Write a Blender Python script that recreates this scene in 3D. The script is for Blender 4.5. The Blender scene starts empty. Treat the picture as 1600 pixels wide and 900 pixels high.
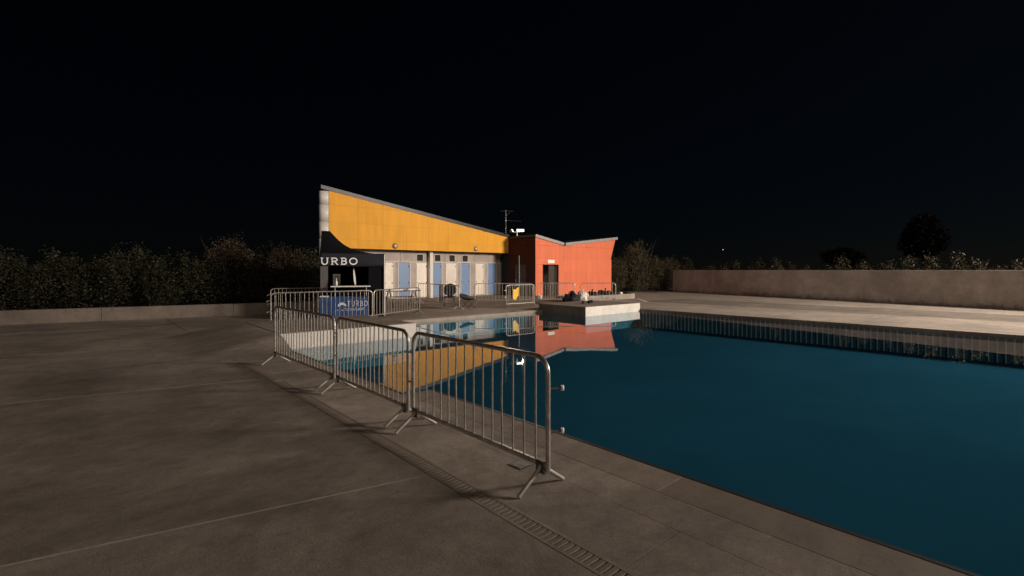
import bpy, bmesh, math, random
import numpy as np
from mathutils import Vector, Matrix
random.seed(7)
R_ = math.radians
PI = math.pi
S = bpy.context.scene
C = S.collection

# ------------------------------------------------------------------ camera
cam_d = bpy.data.cameras.new('camera'); cam = bpy.data.objects.new('camera', cam_d); C.objects.link(cam)
cam.location = (0, 0, 1.75)
cam.rotation_euler = (R_(90), 0, R_(-41.4))
cam_d.sensor_width = 36.0
cam_d.lens = 36.0 * 760 / 1600
cam_d.shift_y = -28 / 1600
cam_d.clip_start = 0.05; cam_d.clip_end = 2000
S.camera = cam

# ------------------------------------------------------------------ night sky
W = bpy.data.worlds.new('World'); S.world = W; W.use_nodes = True
nt = W.node_tree; nt.nodes.clear()
sky = nt.nodes.new('ShaderNodeTexSky'); sky.sky_type = 'NISHITA'; sky.sun_disc = False
sky.sun_elevation = R_(24); sky.sun_rotation = R_(100); sky.dust_density = 0.2; sky.ozone_density = 7.0
bg = nt.nodes.new('ShaderNodeBackground'); bg.inputs['Strength'].default_value = 0.0004
wo = nt.nodes.new('ShaderNodeOutputWorld')
nt.links.new(sky.outputs[0], bg.inputs[0]); nt.links.new(bg.outputs[0], wo.inputs[0])

# weak, soft general light of the site at night (comes from behind the camera, left)
def aim(o, src, dst):
    o.location = src
    o.rotation_euler = (Vector(dst) - Vector(src)).to_track_quat('-Z', 'Y').to_euler()
sd = bpy.data.lights.new('sun', 'SUN'); sd.energy = 0.42; sd.angle = R_(12); sd.color = (1.0, 0.86, 0.74)
so = bpy.data.objects.new('sun', sd); C.objects.link(so)
aim(so, (-70, -76, 42), (0, 0, 0))

S.view_settings.view_transform = 'Standard'; S.view_settings.look = 'None'
S.view_settings.exposure = 0.0; S.view_settings.gamma = 1.0
S.view_settings.use_curve_mapping = False
S.cycles.use_denoising = True
S.cycles.max_bounces = 6
S.cycles.sample_clamp_indirect = 3.0

KEY_POS = (29.0, -14.0, 9.5)
KEY_POWER = 66000
KEY_AIM = (15.5, 22.0, 1.2)

# ------------------------------------------------------------------ materials
M = {}
def mat(name, col=(.5, .5, .5), rough=.6, metal=0.0, var=0.0, scale=3.0, bump=0.0, bscale=40.0, rnd=0.0,
        emit=None, estr=0.0, spec=.5, col2=None, coords='Object', stretch=None, trans=0.0):
    m = bpy.data.materials.new(name); m.use_nodes = True
    n = m.node_tree.nodes; l = m.node_tree.links
    b = n['Principled BSDF']
    b.inputs['Base Color'].default_value = (*col, 1); b.inputs['Roughness'].default_value = rough
    b.inputs['Metallic'].default_value = metal; b.inputs['Specular IOR Level'].default_value = spec
    if emit:
        b.inputs['Emission Color'].default_value = (*emit, 1); b.inputs['Emission Strength'].default_value = estr
    tc = n.new('ShaderNodeTexCoord'); vec = tc.outputs[coords]
    if stretch:
        mp = n.new('ShaderNodeMapping'); mp.inputs['Scale'].default_value = stretch
        l.new(vec, mp.inputs[0]); vec = mp.outputs[0]
    src = None
    if var > 0:
        t = n.new('ShaderNodeTexNoise'); t.inputs['Scale'].default_value = scale; t.inputs['Detail'].default_value = 9
        t.inputs['Roughness'].default_value = .62
        l.new(vec, t.inputs[0])
        r = n.new('ShaderNodeValToRGB'); r.color_ramp.elements[0].position = .3; r.color_ramp.elements[1].position = .72
        c2 = col2 or tuple(c * (1 - var) for c in col)
        r.color_ramp.elements[0].color = (*c2, 1); r.color_ramp.elements[1].color = (*[min(1, c * (1 + var * .5)) for c in col], 1)
        l.new(t.outputs[0], r.inputs[0]); src = r.outputs[0]
    if rnd > 0:
        oi = n.new('ShaderNodeObjectInfo'); mr = n.new('ShaderNodeMapRange')
        mr.inputs['To Min'].default_value = 1 - rnd; mr.inputs['To Max'].default_value = 1 + rnd
        l.new(oi.outputs['Random'], mr.inputs[0])
        mx = n.new('ShaderNodeVectorMath'); mx.operation = 'SCALE'
        if src: l.new(src, mx.inputs[0])
        else: mx.inputs[0].default_value = col
        l.new(mr.outputs[0], mx.inputs['Scale']); src = mx.outputs[0]
    if src: l.new(src, b.inputs['Base Color'])
    if bump > 0:
        t2 = n.new('ShaderNodeTexNoise'); t2.inputs['Scale'].default_value = bscale; t2.inputs['Detail'].default_value = 6
        l.new(tc.outputs[coords], t2.inputs[0])
        bp = n.new('ShaderNodeBump'); bp.inputs['Strength'].default_value = bump; bp.inputs['Distance'].default_value = .02
        l.new(t2.outputs[0], bp.inputs['Height']); l.new(bp.outputs[0], b.inputs['Normal'])
    M[name] = m
    return m

def concrete(name, col, rnd=.05, stain=.35, speck=.12, rough=.75, bump=.25, streak=None, dirt=0):
    """poured concrete: broad tonal clouds, drifts of dirt, fine aggregate speckle"""
    m = bpy.data.materials.new(name); m.use_nodes = True
    n = m.node_tree.nodes; l = m.node_tree.links; b = n['Principled BSDF']
    b.inputs['Specular IOR Level'].default_value = .35
    tc = n.new('ShaderNodeTexCoord'); v = tc.outputs['Object']
    def noise(scale, det, ro=.6, vec=v, dist=0):
        t = n.new('ShaderNodeTexNoise'); t.inputs['Scale'].default_value = scale; t.inputs['Detail'].default_value = det
        t.inputs['Roughness'].default_value = ro; t.inputs['Distortion'].default_value = dist
        l.new(vec, t.inputs[0]); return t.outputs[0]
    def rng(s, a, b_, lo, hi):
        r = n.new('ShaderNodeMapRange'); r.inputs[1].default_value = a; r.inputs[2].default_value = b_
        r.inputs[3].default_value = lo; r.inputs[4].default_value = hi; l.new(s, r.inputs[0]); return r.outputs[0]
    def mul(a, b_):
        q = n.new('ShaderNodeMath'); q.operation = 'MULTIPLY'; l.new(a, q.inputs[0]); l.new(b_, q.inputs[1]); return q.outputs[0]
    f = rng(noise(.55, 7, .62, dist=.6), .32, .68, 1 - stain, 1 + stain * .45)
    f = mul(f, rng(noise(2.3, 8, .7), .3, .7, 1 - stain * .45, 1 + stain * .25))
    f = mul(f, rng(noise(150, 3, .7), .3, .7, 1 - speck, 1 + speck))
    f = mul(f, rng(noise(38, 5, .75), .3, .7, 1 - speck * .7, 1 + speck * .6))
    f = mul(f, rng(noise(7.5, 8, .72, dist=.8), .34, .66, 1 - stain * .42, 1 + stain * .3))
    if streak:
        mp = n.new('ShaderNodeMapping'); mp.inputs['Scale'].default_value = streak; l.new(v, mp.inputs[0])
        f = mul(f, rng(noise(1.0, 6, .65, vec=mp.outputs[0]), .35, .68, 1 - stain * .6, 1.1))
    # drifts of dirt drawn out along one direction, and hairline cracks
    mp2 = n.new('ShaderNodeMapping'); mp2.inputs['Rotation'].default_value = (0, 0, .2); mp2.inputs['Scale'].default_value = (1.0, 2.4, 1); l.new(v, mp2.inputs[0])
    f = mul(f, rng(noise(.8, 8, .68, vec=mp2.outputs[0], dist=1.2), .40, .62, 1 - stain * .35, 1.06))
    wv_ = n.new('ShaderNodeTexNoise'); wv_.inputs['Scale'].default_value = 1.3; wv_.inputs['Detail'].default_value = 5; l.new(v, wv_.inputs[0])
    ad = n.new('ShaderNodeVectorMath'); ad.operation = 'ADD'; l.new(v, ad.inputs[0]); l.new(wv_.outputs['Color'], ad.inputs[1])
    vo_ = n.new('ShaderNodeTexVoronoi'); vo_.feature = 'DISTANCE_TO_EDGE'; vo_.inputs['Scale'].default_value = .33; l.new(ad.outputs[0], vo_.inputs[0])
    f = mul(f, rng(vo_.outputs[0], .0, .0022, .74, 1))
    if dirt:
        sx = n.new('ShaderNodeSeparateXYZ'); l.new(v, sx.inputs[0])
        nz = rng(noise(3.2, 7, .7), .3, .7, -.22, .22)
        sm_ = n.new('ShaderNodeMath'); sm_.operation = 'ADD'; l.new(sx.outputs[2], sm_.inputs[0]); l.new(nz, sm_.inputs[1])
        f = mul(f, rng(sm_.outputs[0], .0, dirt, .42, 1))
    # sparse small dark spots
    f = mul(f, rng(noise(11, 2, .5), .70, .76, 1, .72))
    oi = n.new('ShaderNodeObjectInfo')
    f = mul(f, rng(oi.outputs['Random'], 0, 1, 1 - rnd, 1 + rnd))
    sc = n.new('ShaderNodeVectorMath'); sc.operation = 'SCALE'; sc.inputs[0].default_value = col
    l.new(f, sc.inputs['Scale']); l.new(sc.outputs[0], b.inputs['Base Color'])
    l.new(rng(noise(3, 5), .3, .7, rough - .13, rough + .12), b.inputs['Roughness'])
    bp = n.new('ShaderNodeBump'); bp.inputs['Strength'].default_value = bump; bp.inputs['Distance'].default_value = .006
    l.new(noise(70, 6, .7), bp.inputs['Height']); l.new(bp.outputs[0], b.inputs['Normal'])
    M[name] = m

concrete('concrete', (.285, .234, .195), rnd=.04, stain=.42, speck=.26, bump=.6)
concrete('concrete_far', (.26, .212, .174), rnd=.05, stain=.3, speck=.16)
concrete('concrete_pale', (.305, .258, .218), rnd=.04, stain=.26, streak=(1.2, .12, 1))
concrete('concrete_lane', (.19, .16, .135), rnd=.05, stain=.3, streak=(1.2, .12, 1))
concrete('coping', (.22, .175, .142), rnd=.1, stain=.3)
concrete('wall_concrete', (.40, .345, .31), rnd=.0, stain=.24, streak=(.7, .7, .25), dirt=.26)
concrete('kerb_concrete', (.20, .160, .132), rnd=.0, stain=.35)
concrete('white_paint', (.53, .495, .45), rnd=.0, stain=.12, speck=.03, rough=.6, bump=.1, streak=(2.5, 2.5, .5))
mat('filler', (.36, .31, .26), .8, var=.3, scale=4)
mat('earth', (.05, .04, .028), .95, var=.5, scale=2, bump=.6, bscale=8)
mat('dark_trim', (.018, .017, .016), .55)
mat('yellow', (.78, .37, .045), .6, spec=.12, var=.11, scale=1.1, rnd=.035, stretch=(2.2, 2.2, .4))
mat('orange', (.71, .192, .10), .6, spec=.12, var=.12, scale=1.1, rnd=.035, stretch=(2.2, 2.2, .4))
mat('yellow_back', (.46, .21, .022), .7)
mat('orange_in_shade', (.055, .015, .011), .6, spec=.12, var=.1, scale=.9)  # orange cladding darkened in colour to stand for the shaded side
mat('fascia', (.036, .034, .037), .45, metal=.3, var=.2, scale=3, rnd=.15)
mat('fascia_pale', (.42, .40, .385), .4, metal=.3, var=.15, scale=3)
mat('aluminium', (.78, .74, .69), .5, metal=.1, var=.12, scale=2)
mat('soffit', (.10, .09, .08), .7)
mat('greige', (.40, .34, .295), .6, var=.22, scale=1.6, rnd=.09)
mat('white_door', (.80, .71, .62), .5, var=.12, scale=3, rnd=.04)
mat('blue_door', (.155, .25, .43), .45, var=.1, scale=3, rnd=.06)
mat('door_frame', (.70, .64, .58), .5)
mat('black_metal', (.02, .02, .02), .5)
mat('dark_glass', (.045, .038, .032), .12)
mat('void', (.012, .011, .010), .8)
mat('galv', (.58, .545, .51), .33, metal=.75, col2=(.30, .26, .225), var=.35, scale=14, rnd=.1, bump=.05, bscale=120)
mat('galv_leg', (.36, .335, .305), .62, metal=.3, var=.3, scale=14)
mat('galv_dark', (.20, .18, .165), .42, metal=.85, var=.4, scale=20)
mat('white_plastic', (.78, .75, .72), .4)
mat('tent_black', (.006, .006, .008), .85, spec=.08, bump=.35, bscale=5)
mat('valance', (.022, .022, .032), .7, spec=.2, bump=.9, bscale=3.2)
mat('letter', (.85, .85, .85), .6)
mat('blue_cloth', (.018, .060, .19), .7, var=.25, scale=3, bump=.5, bscale=6)
mat('blue_print', (.62, .68, .80), .7)
mat('grey_fabric', (.11, .10, .10), .8, var=.2, scale=4)
mat('wood_dark', (.05, .036, .026), .6, var=.4, scale=6, stretch=(1, 6, 1))
mat('tan', (.42, .33, .25), .7, var=.15)
mat('cloth_yellow', (.80, .46, .05), .75, var=.2, scale=6, bump=.4, bscale=12)
mat('bag_black', (.009, .009, .010), .65, spec=.25, bump=.6, bscale=9)
mat('bag_white', (.72, .66, .62), .38, bump=.6, bscale=12)
mat('bag_red', (.45, .06, .04), .5)
mat('sign_plate', (.85, .80, .70), .5)
mat('interior', (.34, .30, .27), .7, var=.2)
mat('basin', (.040, .16, .22), .8, spec=.1, var=.15, scale=1.2)
mat('pool_paint', (.020, .078, .122), .9, spec=0.0, var=.16, scale=.5, bump=.1, bscale=3)
mat('reflection_pale', (.62, .68, .68), .35)  # tone of the painted barrier reflection below the right pool edge
mat('bark', (.05, .037, .026), .9, var=.4, scale=9, stretch=(4, 4, 1))
mat('lamp_glow', (.9, .9, .9), .4, emit=(1.0, .93, .84), estr=3.0)
mat('lamp_dim', (.9, .9, .9), .4, emit=(1.0, .93, .84), estr=1.6)
mat('lens', (.52, .42, .30), .3, var=.2, scale=8)

def leaf_mat(name, c1, c2, trans=.25):
    m = bpy.data.materials.new(name); m.use_nodes = True
    n = m.node_tree.nodes; l = m.node_tree.links
    b = n['Principled BSDF']; b.inputs['Roughness'].default_value = .55; b.inputs['Specular IOR Level'].default_value = .35
    a = n.new('ShaderNodeAttribute'); a.attribute_name = 'tone'
    r = n.new('ShaderNodeValToRGB'); r.color_ramp.elements[0].color = (*c1, 1); r.color_ramp.elements[1].color = (*c2, 1)
    l.new(a.outputs['Fac'], r.inputs[0]); l.new(r.outputs[0], b.inputs['Base Color'])
    t = n.new('ShaderNodeBsdfTranslucent'); l.new(r.outputs[0], t.inputs[0])
    mx = n.new('ShaderNodeMixShader'); mx.inputs[0].default_value = trans
    o = n['Material Output']; l.new(b.outputs[0], mx.inputs[1]); l.new(t.outputs[0], mx.inputs[2]); l.new(mx.outputs[0], o.inputs[0])
    M[name] = m
leaf_mat('leaf_green', (.011, .013, .005), (.046, .041, .019))
leaf_mat('leaf_olive', (.022, .019, .009), (.12, .090, .045))
leaf_mat('leaf_rust', (.02, .014, .008), (.085, .052, .030))
leaf_mat('leaf_weed', (.008, .007, .003), (.036, .028, .012))
leaf_mat('leaf_far', (.007, .007, .008), (.020, .020, .020))

def water_mat():
    m = bpy.data.materials.new('water'); m.use_nodes = True
    n = m.node_tree.nodes; l = m.node_tree.links; n.clear()
    o = n.new('ShaderNodeOutputMaterial')
    tc = n.new('ShaderNodeTexCoord')
    t = n.new('ShaderNodeTexNoise'); t.inputs['Scale'].default_value = .9; t.inputs['Detail'].default_value = 3
    l.new(tc.outputs['Object'], t.inputs[0])
    bp = n.new('ShaderNodeBump'); bp.inputs['Strength'].default_value = .05; bp.inputs['Distance'].default_value = .012
    l.new(t.outputs[0], bp.inputs['Height'])
    mb = n.new('ShaderNodeBsdfTransparent'); mb.inputs[0].default_value = (.74, .93, .97, 1)
    g = n.new('ShaderNodeBsdfGlossy'); g.inputs['Roughness'].default_value = .012; g.inputs[0].default_value = (.93, .95, .97, 1)
    l.new(bp.outputs[0], g.inputs['Normal'])
    # reflectance of a water surface by viewing angle, the same from above and below
    ge = n.new('ShaderNodeNewGeometry')
    dt = n.new('ShaderNodeVectorMath'); dt.operation = 'DOT_PRODUCT'; l.new(ge.outputs['Incoming'], dt.inputs[0]); l.new(bp.outputs[0], dt.inputs[1])
    def mth(op, a, b=None):
        q = n.new('ShaderNodeMath'); q.operation = op
        for i_, x_ in enumerate((a, b)):
            if x_ is None: continue
            if isinstance(x_, (int, float)): q.inputs[i_].default_value = x_
            else: l.new(x_, q.inputs[i_])
        return q.outputs[0]
    sch = mth('POWER', mth('SUBTRACT', 1.0, mth('ABSOLUTE', dt.outputs['Value'])), 5.0)
    sch = mth('ADD', mth('MULTIPLY', sch, .98), .02)
    mx = n.new('ShaderNodeMixShader')
    l.new(sch, mx.inputs[0]); l.new(mb.outputs[0], mx.inputs[1]); l.new(g.outputs[0], mx.inputs[2]); l.new(mx.outputs[0], o.inputs[0])
    M['water'] = m
water_mat()

# ------------------------------------------------------------------ mesh helpers
class MB:
    def __init__(s): s.v = []; s.f = []; s.sm = []
    def add(s, vs, fs, smooth=False):
        k = len(s.v); s.v += [tuple(v) for v in vs]
        for f in fs: s.f.append(tuple(i + k for i in f)); s.sm.append(smooth)
        return s
    def box(s, x0, x1, y0, y1, z0, z1):
        v = [(x0, y0, z0), (x1, y0, z0), (x1, y1, z0), (x0, y1, z0), (x0, y0, z1), (x1, y0, z1), (x1, y1, z1), (x0, y1, z1)]
        return s.add(v, [(3, 2, 1, 0), (4, 5, 6, 7), (0, 1, 5, 4), (1, 2, 6, 5), (2, 3, 7, 6), (3, 0, 4, 7)])
    def bbox(s, x0, x1, y0, y1, z0, z1, b=.01):
        """box with chamfered edges"""
        bm = bmesh.new(); bmesh.ops.create_cube(bm, size=1)
        for v in bm.verts:
            v.co = Vector(((x0 + x1) / 2 + v.co.x * (x1 - x0), (y0 + y1) / 2 + v.co.y * (y1 - y0), (z0 + z1) / 2 + v.co.z * (z1 - z0)))
        bmesh.ops.bevel(bm, geom=list(bm.edges), offset=b, segments=1, affect='EDGES')
        bm.verts.index_update()
        s.add([v.co[:] for v in bm.verts], [[v.index for v in f.verts] for f in bm.faces]); bm.free(); return s
    def prism(s, poly, axis, a, b):
        """poly in the plane across `axis`, extruded a..b.  axis 'z': (x,y); 'y': (x,z)"""
        n = len(poly)
        def P(p, t): return (p[0], p[1], t) if axis == 'z' else ((p[0], t, p[1]) if axis == 'y' else (t, p[0], p[1]))
        v = [P(p, a) for p in poly] + [P(p, b) for p in poly]
        f = [tuple(range(n)), tuple(range(2 * n - 1, n - 1, -1))] + [(i, i + n, (i + 1) % n + n, (i + 1) % n) for i in range(n)]
        return s.add(v, f)
    def tube(s, pts, r, seg=8, r2=None):
        pts = [Vector(p) for p in pts]; n = len(pts); rings = []; vs = []; fs = []
        ref = None
        for i, p in enumerate(pts):
            t = (pts[min(i + 1, n - 1)] - pts[max(i - 1, 0)]).normalized()
            if ref is None: ref = t.orthogonal().normalized()
            u = (ref - t * ref.dot(t))
            u = u.normalized() if u.length > 1e-5 else t.orthogonal().normalized()
            ref = u; w = t.cross(u)
            rr = r if r2 is None else r + (r2 - r) * i / (n - 1)
            for k in range(seg):
                a = 2 * PI * k / seg; vs.append(p + u * (rr * math.cos(a)) + w * (rr * math.sin(a)))
        for i in range(n - 1):
            for k in range(seg):
                k2 = (k + 1) % seg
                fs.append((i * seg + k, i * seg + k2, (i + 1) * seg + k2, (i + 1) * seg + k))
        s.add(vs, fs, True)
        s.add(vs[:seg], [tuple(range(seg - 1, -1, -1))]); s.add(vs[-seg:], [tuple(range(seg))])
        return s
    def lathe(s, prof, o=(0, 0, 0), axis='z', seg=20, smooth=True):
        vs = []; fs = []
        for r, h in prof:
            for k in range(seg):
                a = 2 * PI * k / seg; x, y = r * math.cos(a), r * math.sin(a)
                p = (x, y, h) if axis == 'z' else ((x, h, y) if axis == 'y' else (h, x, y))
                vs.append((p[0] + o[0], p[1] + o[1], p[2] + o[2]))
        for i in range(len(prof) - 1):
            for k in range(seg):
                k2 = (k + 1) % seg; fs.append((i * seg + k, i * seg + k2, (i + 1) * seg + k2, (i + 1) * seg + k))
        return s.add(vs, fs, smooth)
    def mesh(s, name, m):
        me = bpy.data.meshes.new(name); me.from_pydata(s.v, [], s.f); me.materials.append(M[m])
        me.polygons.foreach_set('use_smooth', s.sm)
        bm = bmesh.new(); bm.from_mesh(me); bmesh.ops.recalc_face_normals(bm, faces=bm.faces); bm.to_mesh(me); bm.free()
        me.update(); return me
    def build(s, name, m, parent=None):
        return link(name, s.mesh(name, m), parent)
def link(name, me, parent=None, loc=None, rz=None):
    o = bpy.data.objects.new(name, me); C.objects.link(o)
    if parent: o.parent = parent
    if loc is not None: o.location = loc
    if rz is not None: o.rotation_euler = (0, 0, rz)
    return o
def tag(o, label=None, cat=None, group=None, kind=None):
    if label: o['label'] = label
    if cat: o['category'] = cat
    if group: o['group'] = group
    if kind: o['kind'] = kind
    return o
def thing(name, label, cat, loc=(0, 0, 0), rz=0, group=None):
    o = bpy.data.objects.new(name, None); C.objects.link(o); o.location = loc; o.rotation_euler = (0, 0, rz)
    o.empty_display_size = .2
    return tag(o, label, cat, group)
def arc(c, r, a0, a1, n, plane='xz'):
    out = []
    for i in range(n + 1):
        a = a0 + (a1 - a0) * i / n; out.append((c[0] + r * math.cos(a), c[1] + r * math.sin(a)))
    return out

# ------------------------------------------------------------------ ground, deck, pool
PX0, PX0b, PX1, PY0, PY1 = 3.84, 3.40, 18.85, -10.0, 15.1
JOG = 6.15
ZW = -0.10
def ring(x0, x1, y0, y1, z):
    m = MB()
    def q(a, b, c, d): m.add([(a, c, z), (b, c, z), (b, d, z), (a, d, z)], [(0, 1, 2, 3)])
    q(x0, PX0b, y0, y1); q(PX1, x1, y0, y1); q(PX0b, PX1, PY1, y1); q(PX0b, PX1, y0, PY0); q(PX0b, PX0, PY0, JOG)
    return m
tag(ring(-400, 500, -400, 500, -.05).build('ground', 'earth'), kind='structure')
deck = tag(ring(-32, 40, -26, 26.4, -.010).build('pool_deck', 'filler'), kind='structure')
def slab(poly, m='concrete', z=0.0):
    MB().prism(poly, 'z', -.009, z).build('deck_slab', m, deck)
G = .008
# left field: long pours divided by slightly slanting joints
XL = [-32, -16.2, -8.1, 2.224]
def jl(k, x): return 4.07 + 4.93 * k - .215 * x
for k in range(-6, 4):
    for i in range(3):
        a, b = XL[i] + G, XL[i + 1] - G
        if k == 3:
            if i < 1: continue
        slab([(a, jl(k, a) + G), (b, jl(k, b) + G), (b, jl(k + 1, b) - G), (a, jl(k + 1, a) - G)])
for k in range(-3, 4):
    for i in range(3):
        a, b = XL[i] + .02, XL[i + 1] - .012; wj = .009
        MB().prism([(a, jl(k, a) - wj), (b, jl(k, b) - wj), (b, jl(k, b) + wj), (a, jl(k, a) + wj)], 'z', -.009, .0015).build('joint_filler', 'filler', deck)
# between drain and pool: two rows of slabs
DR0, DR1 = 2.22, 2.380
y = -9.4; k = 0
while y < 15:
    y2 = min(y + 3.7, 15.05)
    slab([(DR1 + .004, y + .004), (3.0 - .003, y + .004), (3.0 - .003, y2 - .004), (DR1 + .004, y2 - .004)])
    y = y2
y = -9.9
while y < 15:
    y2 = min(y + 2.45, 15.05)
    slab([(3.0, y + .004), (PX0b - .001, y + .004), (PX0b - .001, y2 - .003), (3.0, y2 - .003)])
    y = y2
# coping stones on the near edge
y = -9.9
while y < JOG - .1:
    y2 = min(y + 2.005, JOG - .01)
    MB().bbox(PX0b + .002, PX0 - .03, y + .002, y2 - .002, -.009, .001, .002).build('coping_stone', 'coping', deck)
    y = y2
# far deck (in front of the building)
xs = [2.236 + 4.4 * i for i in range(7)]
for i in range(6):
    for j, (a, b) in enumerate(((15.6, 18.9), (18.9, 22.4), (22.4, 26.2))):
        x0_, x1_ = xs[i], xs[i + 1]
        if i >= 4 and j == 0: continue
        if i >= 4 and j == 1: a = 20.62
        if i == 3 and j == 0: x1_ = 19.36
        slab([(x0_ + .006, a + .006), (x1_ - .006, a + .006), (x1_ - .006, b - .006), (x0_ + .006, b - .006)], 'concrete_far')
for i in range(8):
    a = 3.0 + i * 1.98
    MB().bbox(a + .004, a + 1.976, 15.1, 15.594, -.009, .004, .006).build('coping_stone', 'concrete_pale', deck)
# right deck: coping, pale field, dark lane, pale strip along the wall
y = -9.9
while y < 18.8:
    y2 = y + 2.9
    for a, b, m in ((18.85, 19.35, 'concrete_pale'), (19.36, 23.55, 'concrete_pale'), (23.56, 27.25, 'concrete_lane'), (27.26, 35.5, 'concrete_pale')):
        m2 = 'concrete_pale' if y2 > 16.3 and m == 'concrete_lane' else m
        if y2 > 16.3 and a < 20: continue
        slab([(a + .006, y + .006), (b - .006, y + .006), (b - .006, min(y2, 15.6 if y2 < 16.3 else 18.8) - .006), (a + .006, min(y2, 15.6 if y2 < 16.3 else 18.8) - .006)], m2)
    y = 15.6 if (y < 15.5 and y2 > 15.5) else y2
for a, b in ((19.85, 24.2), (24.2, 28.0), (28.0, 32.0), (32.0, 35.4)):
    slab([(a + .006, 18.81), (b - .006, 18.81), (b - .006, 20.6), (a + .006, 20.6)], 'concrete_pale')
for a, b in ((28.65, 30.6), (30.6, 33.0)):
    slab([(a + .006, 20.62), (b - .006, 20.62), (b - .006, 22.4), (a + .006, 22.4)], 'concrete_pale')
# painted corner mark on the right deck
MB().prism([(23.30, 15.40), (23.55, 15.28), (25.6, 17.2), (25.35, 17.35)], 'z', .001, .006).build('painted_line', 'white_paint', deck)

basin = MB()
zb = -.79
def wallq(a, b, z0=zb, z1=-.012):
    basin.add([(a[0], a[1], z0), (b[0], b[1], z0), (b[0], b[1], z1), (a[0], a[1], z1)], [(0, 1, 2, 3)])
P_ = [(PX0, PY0), (PX1, PY0), (PX1, PY1), (PX0b, PY1), (PX0b, JOG), (PX0, JOG)]
for i in range(6): wallq(P_[i], P_[(i + 1) % 6])
basin = tag(basin.build('pool_basin', 'basin'), kind='structure')
MB().add([(PX0b, PY0, zb), (PX1, PY0, zb), (PX1, PY1, zb), (PX0b, PY1, zb)], [(0, 1, 2, 3)]).build('floor', 'pool_paint', basin)
MB().box(PX0 - .03, PX0 + .012, PY0, JOG, -.14, .004).build('edge_trim', 'dark_trim', basin)
MB().box(PX0b - .02, PX0b + .010, JOG, 15.08, -.14, .004).build('edge_trim', 'dark_trim', basin)
MB().box(PX0b, PX1, PY1 - .012, PY1 + .004, -.16, .003).build('edge_trim', 'concrete_pale', basin)
MB().box(PX1 - .012, PX1 + .002, PY0, 12.6, -.16, .003).build('edge_trim', 'kerb_concrete', basin)
stripmesh = MB().box(-.05, 0, -.012, .012, -.785, -.115).mesh('reflection_strip', 'reflection_pale')  # strips on the pool wall imitate barrier bars reflected in the water
y = -4.0
while y < 12.5:
    link('reflection_strip', stripmesh, basin, (PX1 - .001, y, 0)); y += .168
wm = MB()
wm.add([(PX0b, JOG, ZW), (PX0, JOG, ZW), (PX0, PY0, ZW), (PX1, PY0, ZW), (PX1, PY1, ZW), (PX0b, PY1, ZW)], [(0, 1, 2, 3, 4, 5)])
tag(wm.build('water', 'water'), kind='structure')

# raised white platforms reaching into the pool
def platform(x0, x1, y0, label, cuts):
    t = thing('pool_platform', label, 'platform', ((x0 + x1) / 2, y0, 0), 0, 'raised platforms at the far pool edge')
    ox, oy = (x0 + x1) / 2, y0
    c = [x0] + cuts + [x1]
    MB().box(x0 + .03 - ox, x1 - ox - .03, .03, 15.3 - oy, -.11, .21).build('core', 'white_paint', t)
    MB().box(x0 + .01 - ox, x1 - ox - .01, .01, 15.3 - oy, -.785, -.125).build('plinth', 'basin', t)
    for a, b in zip(c[:-1], c[1:]):
        MB().bbox(a + .003 - ox, b - .003 - ox, 0, .03, -.124, .262, .006).build('front_panel', 'white_paint', t)
    for xx in (x0 - ox, x1 - ox - .03):
        MB().box(xx, xx + .03, .031, 15.3 - oy, -.124, .262).build('side_panel', 'kerb_concrete', t)
    MB().bbox(x0 + .032 - ox, x1 - ox - .032, .032, 15.32 - oy, .212, .27, .006).build('top_slab', 'concrete_far', t)
    return t
platform(3.41, 7.0, 12.0, 'long white-faced platform reaching into the pool behind the near barriers', [5.2])
pl = [o for o in C.objects if o.name.startswith('pool_platform')][0]
rm = MB(); gv = []; nx_, ny_ = 18, 26
for j in range(ny_ + 1):
    for i in range(nx_ + 1):
        x_ = -1.80 - 2.3 + 2.3 * i / nx_; y_ = -1.2 + 4.5 * j / ny_
        dd = math.hypot((x_ + 1.80) / 2.2, min(0, y_) / 1.1); k_ = max(0, 1 - dd)
        gv.append((x_, y_, .0015 + .262 * k_ * k_ * (3 - 2 * k_)))
rm.add(gv, [(j * (nx_ + 1) + i, j * (nx_ + 1) + i + 1, (j + 1) * (nx_ + 1) + i + 1, (j + 1) * (nx_ + 1) + i) for j in range(ny_) for i in range(nx_)], True)
rm.build('added_ramp', 'concrete', pl)  # ramp added so the platform casts no hard shadow on the deck
platform(15.08, 18.86, 12.65, 'white-faced platform jutting into the pool below the heap of bags', [18.1])
st = thing('concrete_step', 'low pale concrete step the black and white bags lie on', 'step', (22.5, 17.4, 0))
for a, b in ((-2.6, .1), (.1, 2.9)):
    MB().bbox(a + .004, b - .004, 0, 1.5, 0, .31, .012).build('step_block', 'concrete_pale', st)

# channel drain in the near deck
dr = thing('channel_drain', 'slotted channel drain running along the near deck beside the barriers', 'drain', (2.3, 4.0, 0))
MB().box(-.083, .083, -5.6, 4.2, -.0095, -.0085).build('channel_bed', 'soffit', dr)
for s in (-1, 1):
    MB().box(s * .070 - .0125, s * .070 + .0125, -5.6, 4.2, -.0085, .002).build('rim', 'coping', dr)
bar_me = MB().bbox(-.0572, .0572, -.0185, .0185, -.0085, .001, .002).mesh('grate_bar', 'coping')
y = -2.9
while y < 3.5:
    link('grate_bar', bar_me, dr, (0, y, 0)); y += .049
MB().box(-.0572, .0572, 3.5, 4.2, -.0085, .000).build('cover_plate', 'concrete_far', dr)
MB().box(-.0572, .0572, -5.6, -2.93, -.0085, .000).build('cover_plate', 'coping', dr)
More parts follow.
